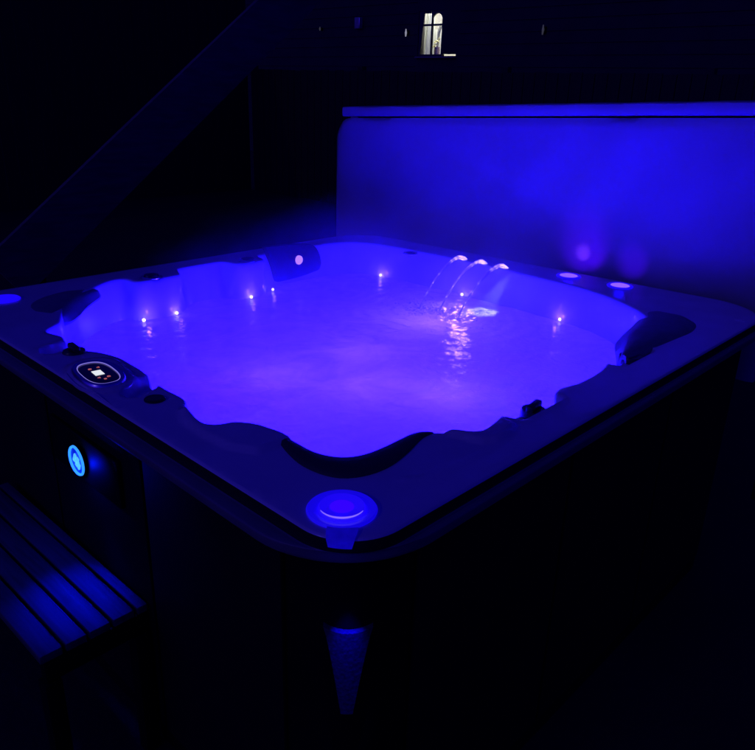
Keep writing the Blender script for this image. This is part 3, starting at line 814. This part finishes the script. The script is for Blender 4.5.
# ------------------------------------------------------------------ cover standing behind the tub
cv = empty('hot_tub_cover', (2.3, 1.1, ZG), 'large folded vinyl hot tub cover standing upright behind the far rim', 'cover')
TILT = (.731 - .640) / 1.968
def cov_panel(x0, x1, yl, yr, ztop, zbot, rc, wr):
    """panel in a plane of constant x; left edge yl (far), right edge yr"""
    bm = bmesh.new(); nyy, nzz = 90, 40; F = []
    ym = lambda u: yl + (yr - yl) * u
    def P(u, v, x, side):
        y = ym(u); z = zbot + (ztop(y) - zbot) * v
        # rounded top corners
        for cyy, sg in ((yl, 1), (yr, -1)):
            du = abs(y - cyy); dz = ztop(y) - z
            if du < rc and dz < rc:
                a = rc - du; b = rc - dz; m_ = math.hypot(a, b)
                if m_ > 1e-6:
                    k = max(a, b) / m_
                    y = cyy + sg * (-1 if yl > yr else 1) * (rc - a * k); z = ztop(cyy) - (rc - b * k) + (ztop(ym(u)) - ztop(cyy))
        edge = min(1, min(u, 1 - u) * 2.1 / .035, (1 - v) * 1.0 / .035 if v > .5 else 1)
        w = wr * (1 - math.exp(-3 * min(u, 1 - u) * 6)) * side
        wx = w * (.016 * noise.noise(Vector((y * 1.6, z * 2.2, 2))) + .006 * noise.noise(Vector((y * 4 + z * 5, z * 2 - y * 2, 5))) + .012 * math.exp(-((z - .62 + (2.0 - y) * .36 - .02) / .04) ** 2) * sstep(1.9, 1.5, y) * sstep(.7, 1.2, y) * .5)
        rnd = .012 * (1 - math.sqrt(max(0, 1 - (1 - edge) ** 2)))
        return (x + wx * 1.0 + (rnd if side > 0 else -rnd), y, z)
    G = []
    for side, x in ((1, x0), (0, x1)):
        G.append([[bm.verts.new(P(i / nyy, j / nzz, x, side)) for j in range(nzz + 1)] for i in range(nyy + 1)])
    for gq in G:
        for i in range(nyy):
            for j in range(nzz): bm.faces.new((gq[i][j], gq[i + 1][j], gq[i + 1][j + 1], gq[i][j + 1]))
    A, B = G
    for i in range(nyy):
        for j in (0, nzz): bm.faces.new((A[i][j], A[i + 1][j], B[i + 1][j], B[i][j]))
    for j in range(nzz):
        for i in (0, nyy): bm.faces.new((A[i][j], A[i][j + 1], B[i][j + 1], B[i][j]))
    return bm
zt1 = lambda y: .588 + (2.15 - y) * .0455
zt2 = lambda y: .642 + (2.15 - y) * .0455
link('front_panel', cov_panel(2.125, 2.205, 2.245, .02, zt1, -.24, .11, 1.9), M_cover, cv, ang=60)
link('back_panel', cov_panel(2.232, 2.315, 2.255, .02, lambda y: zt2(y) - .030, -.24, .03, .3), M_cover, cv, ang=60)
bm = bmesh.new(); ringsF = []
for k in range(61):
    y = 2.185 - (2.185 - .0) * k / 60; z0_ = zt1(y) + .007; z1_ = zt2(y) + .001 * math.sin(k * .9)
    wob = .0015 * noise.noise(Vector((y * 3, 0, 1)))
    ringsF.append([bm.verts.new((x_ + wob, y, z_)) for x_, z_ in ((2.128, z0_), (2.119, z0_ + .004), (2.116, z0_ + .016), (2.117, z1_ - .006), (2.121, z1_ - .001), (2.130, z1_), (2.29, z1_ + .004), (2.31, z1_ - .006), (2.316, z1_ - .02), (2.316, z0_), )])
for A, B in zip(ringsF, ringsF[1:]):
    for j in range(10): bm.faces.new((A[j], A[(j + 1) % 10], B[(j + 1) % 10], B[j]))
bm.faces.new(ringsF[0]); bm.faces.new(ringsF[-1])
link('fold_strip', bm, M_cover, cv, ang=50)
bm = bmesh.new()   # dark piping in the fold
tube(bm, [(2.212, y, zt1(y) - .004) for y in [2.16 - .07 * k for k in range(30)]], .009, 8); link('piping', bm, M_cover_d, cv)
# lifter bar carrying the cover
bm = bmesh.new()
tube(bm, [(2.218, 2.20, -.66), (2.218, 2.20, -.30), (2.218, 2.20, .10), (2.218, 2.10, .40)], .014, 12); link('lifter_arm', bm, M_black, cv)
bm = bmesh.new(); tube(bm, [(2.218, -.10, -.55), (2.218, -.10, .30), (2.218, -.06, .60), (2.218, .00, .64)], .014, 12); link('lifter_arm', bm, M_black, cv)
for yy in (2.20, -.10):
    bm = bmesh.new(); box(bm, (2.15, yy, -.60), (.22, .03, .10), None, .005); link('bracket', bm, M_black, cv)

# ------------------------------------------------------------------ step
st = empty('tub_step', (-.09, 1.10, ZG), 'low grey slatted step beside the tub, lit blue by the round badge', 'step')
zS = -.46
xs = [-.223, -.1686, -.112, -.0526, .0088, .040]
edges_ = [(-.225, -.173), (-.165, -.116), (-.108, -.057), (-.049, .005), (.013, .040)]
for a, b in edges_:
    bm = bmesh.new(); box(bm, ((a + b) / 2, 1.135, zS - .011), (b - a, .83, .022), None, .003); link('slat', bm, M_slat, st)
for yy in (.735, 1.13, 1.53):
    bm = bmesh.new(); box(bm, (-.0925, yy, zS - .052), (.250, .028, .058), None, .003); link('cross_rail', bm, M_trim, st)
for xx in (-.205, .018):
    for yy in (.735, 1.53):
        bm = bmesh.new(); box(bm, (xx, yy, (zS - .082 + ZG) / 2), (.040, .040, zS - .082 - ZG), None, .003); link('leg', bm, M_trim, st)

# ------------------------------------------------------------------ ground
bm = bmesh.new(); box(bm, (0, 0, ZG - .05), (240, 240, .1)); tag(link('ground', bm, M_ground, smooth=False), kind='structure')

# ------------------------------------------------------------------ staircase behind the tub (left)
sc = empty('timber_brace', (1.3, 5.0, ZG), 'wide dark timber board slanting up to the right behind the tub', 'brace')
dirv = Vector((3.6497 - 2.2078, 0, .8084 + .2792)).normalized(); upn = Vector((-dirv.z, 0, dirv.x))
lo = Vector((2.2078, 5.0, -.2792)); W_ = .40
for yy in (4.96,):
    bm = bmesh.new()
    s = Vector((lo.x, yy, lo.z)) - dirv * .90; e = Vector((lo.x, yy, lo.z)) + dirv * 2.9
    poly = [s, e, e + upn * W_, s + upn * W_ + dirv * 0.0]
    prism(bm, poly, (0, .045, 0)); link('board', bm, M_stair, sc)
bm = bmesh.new(); box(bm, (1.62, 5.05, (ZG - .55) / 2), (.10, .12, -.55 - ZG), None, .006); link('foot_post', bm, M_fence, sc)

# ------------------------------------------------------------------ fences / walls in the dark
def fence(name, a, b, z1, label, pitch=.15):
    a = Vector(a); b = Vector(b); t = (b - a).normalized(); ln = (b - a).length; nr = Vector((-t.y, t.x))
    R = Matrix.Rotation(math.atan2(t.y, t.x), 3, 'Z')
    root = empty(name, ((a.x + b.x) / 2, (a.y + b.y) / 2, ZG), label, 'fence')
    bm = bmesh.new(); k = 0
    while k * pitch < ln:
        p = a + t * (k * pitch + pitch / 2); h = z1 + random.uniform(-.01, .01)
        box(bm, (p.x, p.y, (ZG + h) / 2), (pitch - .008, .02, h - ZG), R); k += 1
    link('board_panel', bm, M_fence, root, smooth=False)
    k = 0
    while k * 2.4 <= ln:
        p = a + t * (k * 2.4) + nr * .07; bm = bmesh.new(); box(bm, (p.x, p.y, (ZG + z1 + .06) / 2), (.09, .09, z1 + .06 - ZG), R, .005); link('fence_post', bm, M_fence, root); k += 1
    return root
fence('timber_fence', (7.2, 9.5), (7.2, -5.5), .95, 'dark close-boarded timber fence behind the upright cover')
fence('tall_timber_screen', (-4.5, 9.6), (7.2, 9.6), 2.6, 'tall dark boarded screen behind the slanting timber', .18)

# ------------------------------------------------------------------ neighbouring house with the lit window
HX = 12.0
hs = empty('house', (HX + .1, 8.0, ZG), 'dark house across the garden with one small lit window', 'house')
oy0, oy1, oz0, oz1 = 9.50, 10.14, 1.365, 2.205
bm = bmesh.new()
def slab(y0, y1, z0, z1): box(bm, (HX + .1, (y0 + y1) / 2, (z0 + z1) / 2), (.2, y1 - y0, z1 - z0))
slab(-8, 9.14, ZG, 5.2); slab(9.14, oy0, ZG, 1.372); slab(9.14, oy0, 1.412, 5.2); slab(oy1, 22, ZG, 5.2); slab(oy0, oy1, ZG, oz0); slab(oy0, oy1, oz1, 5.2)
for k in range(30):
    z = ZG + .1 + k * .2
    if z < 5.1: 
        for (ya, yb) in ((-8, 9.08), (oy1 + .05, 22)): box(bm, (HX - .008, (ya + yb) / 2, z), (.016, yb - ya, .012))
link('wall', bm, M_siding, hs, smooth=False)
bm = bmesh.new(); prism(bm, [(HX - .5, -8.4, 5.1), (HX + 3, -8.4, 7.0), (HX + 3, -8.4, 7.12), (HX - .5, -8.4, 5.22)], (0, 30.8, 0)); link('roof', bm, M_siding, hs, smooth=False)
# room behind the window
bm = bmesh.new()
box(bm, (HX + 1.6, 9.3, 1.6), (.05, 3.0, 2.6)); box(bm, (HX + .9, 7.85, 1.6), (1.36, .05, 2.6)); box(bm, (HX + .9, 10.8, 1.6), (1.36, .05, 2.6))
box(bm, (HX + .9, 9.3, .27), (1.5, 3.1, .05)); box(bm, (HX + .9, 9.3, 2.93), (1.5, 3.1, .05))
link('room_lining', bm, M_room, hs, smooth=False)
lr = point('room_lamp', (HX + .25, 9.75, 2.42), 95, (1.0, .96, .84), .08)
# window frame with arched head
wf = bpy.data.objects.new('window', None); COL.objects.link(wf); wf.parent = hs; wf.location = Vector((HX, 9.82, 1.78)) - hs.location
bm = bmesh.new(); t_ = .04
prism(bm, [(HX + .012, oy1 - .01, oz0), (HX + .012, oy1 - .01, oz1), (HX + .012, oy1 - .15, oz1), (HX + .012, oy1 - .12, 1.95), (HX + .012, oy1 - .045, oz0)], (.004, 0, 0)); box(bm, (HX + .05, oy0 + t_ / 2, (oz0 + oz1) / 2), (.07, t_, oz1 - oz0)); box(bm, (HX + .05, oy1 - t_ / 2, (oz0 + oz1) / 2), (.07, t_, oz1 - oz0))
box(bm, (HX + .05, (oy0 + oy1) / 2, oz0 + t_ / 2), (.068, oy1 - oy0 - 2 * t_, t_))
# arched infill at the top
ya, yb = oy0 + t_, 9.80; arch = []
for k in range(13):
    a = math.pi * k / 12; arch.append((HX + .02, (ya + yb) / 2 + math.cos(a) * (yb - ya) / 2, 2.05 + math.sin(a) * .11))
prism(bm, [Vector(p) for p in arch] + [Vector((HX + .02, ya, oz1)), Vector((HX + .02, yb, oz1))], (.05, 0, 0))
box(bm, (HX + .045, (9.84 + oy1 - t_) / 2, oz1 - .02), (.05, oy1 - t_ - 9.84, .04))
link('frame', bm, M_frame, wf, smooth=False)
bm = bmesh.new(); box(bm, (HX + .04, 9.805, (oz0 + oz1) / 2), (.04, .035, oz1 - oz0 - .01)); box(bm, (HX + .062, (oy0 + oy1) / 2, 1.952), (.03, oy1 - oy0 - 2 * t_, .035)); link('glazing_bar', bm, M_frame, wf, smooth=False)
bm = bmesh.new(); box(bm, (HX + .09, (oy0 + oy1) / 2, (oz0 + oz1) / 2), (.004, oy1 - oy0 - .002, oz1 - oz0 - .002)); link('pane', bm, M_glass, wf, smooth=False)
bm = bmesh.new(); prism(bm, [(HX - .07, 10.16, 1.335), (HX - .07, 9.15, 1.335), (HX - .004, 9.12, 1.335), (HX - .004, 10.16, 1.335)], (0, 0, .025)); link('sill', bm, M_sill, wf, smooth=False)
# curtain: gathered, drawn to the left and hanging at a slant
bm = bmesh.new(); rows = []
for i in range(31):
    u = i / 30; row = []
    for j in range(13):
        v = j / 12
        yl_ = 10.12 - .10 * v ** 2; yr_ = 9.90 - .02 * v
        yb_ = 10.16; 
        y = .31 + (yb_ + (9.80 - yb_) * u) * (1 - v) + (10.04 + (9.83 - 10.04) * u) * v
        row.append(bm.verts.new((HX + .50 + .034 * math.sin(u * 52 + 1.2 * v) * (1 - .3 * v), y, 1.33 + .92 * v)))
    rows.append(row)
for i in range(30):
    for j in range(12): bm.faces.new((rows[i][j], rows[i + 1][j], rows[i + 1][j + 1], rows[i][j + 1]))
link('curtain', bm, M_curt, None); tag(bpy.data.objects['curtain'], 'white gathered curtain hanging inside the lit window', 'curtain')
bm = bmesh.new(); rows = []
for i in range(21):
    u = i / 20; row = []
    for j in range(9):
        v = j / 8; row.append(bm.verts.new((HX + .60 + .018 * math.sin(u * 26), 10.20 - .24 * u, 1.33 + .58 * v)))
    rows.append(row)
for i in range(20):
    for j in range(8): bm.faces.new((rows[i][j], rows[i + 1][j], rows[i + 1][j + 1], rows[i][j + 1]))
tag(link('cafe_curtain', bm, M_curt), 'short sheer half curtain behind the flower vase', 'curtain')
# vase with flowers inside the window
vs2 = empty('flower_vase', (HX + .34, 9.90, 1.366), 'small clay vase of pale flowers on the lit window sill', 'vase')
bm = bmesh.new(); lathe(bm, [(0, 0), (.045, 0), (.058, .06), (.062, .13), (.054, .17), (.058, .19), (.050, .185), (0, .17)], (HX + .34, 9.90, 1.366), 20); link('vase', bm, M_vase, vs2)
bm = bmesh.new()
for k in range(7):
    a = k * .9; x = HX + .34 + .02 * math.cos(a); y = 9.90 + .015 * math.sin(a)
    dx, dy = random.uniform(-.03, .03), random.uniform(-.14, .06)
    hgt = random.uniform(.32, .55)
    tube(bm, [(x, y, 1.53), (x + dx * .4, y + dy * .35, 1.53 + hgt * .5), (x + dx, y + dy, 1.50 + hgt)], [.007, .009, .012], 6)
link('stems', bm, M_stem, vs2)
bm = bmesh.new()
for k in range(22):
    p = Vector((HX + .32 + random.gauss(0, .03), 9.90 + random.gauss(0, .05), 1.63 + random.gauss(0, .035)))
    bmesh.ops.create_icosphere(bm, subdivisions=1, radius=random.uniform(.012, .026), matrix=Matrix.Translation(p) @ Matrix.Rotation(random.uniform(0, 3), 4, 'X') @ Matrix.Diagonal((1, .5, 1, 1)))
link('blossoms', bm, M_flower, vs2)
# small bodies added to give faint glints on the house wall
def wall_glint(y, z, h, M_, label):
    r = empty('wall_glint', (HX - .05, y, z), label, 'glint', 'added glints on the dark house')
    bm = bmesh.new(); box(bm, (HX - .02, y, z), (.04, .07, h * .7), None, .006); link('backplate', bm, M_trim, r)
    bm = bmesh.new(); tube(bm, [(HX - .055, y + .012, z - h / 2), (HX - .07, y - .004, z), (HX - .055, y + .010, z + h / 2)], [.012, .022, .010], 10); link('glint_body', bm, M_, r)
wall_glint(10.42, 1.815, .14, M_glint, 'faint added glint just left of the lit window')
wall_glint(7.154, 1.790, .16, M_glint_faint, 'barely visible added glint right of the lit window, above the cover')
wall_glint(13.04, 1.957, .07, M_glint_faint, 'tiny barely visible added glint farthest left of the lit window')
eb = empty('glint_box', (HX - .05, 11.80, 2.04), 'small grey box added for a faint glint on the dark wall left of the window', 'glint box')  # box added to stand for a faint reflection
bm = bmesh.new(); box(bm, (HX - .045, 11.82, 2.04), (.09, .17, .22), None, .008); link('box_body', bm, M_grey, eb)
bm = bmesh.new(); box(bm, (HX - .10, 11.74, 2.04), (.02, .02, .19), None, .004); link('handle', bm, M_chrome, eb)
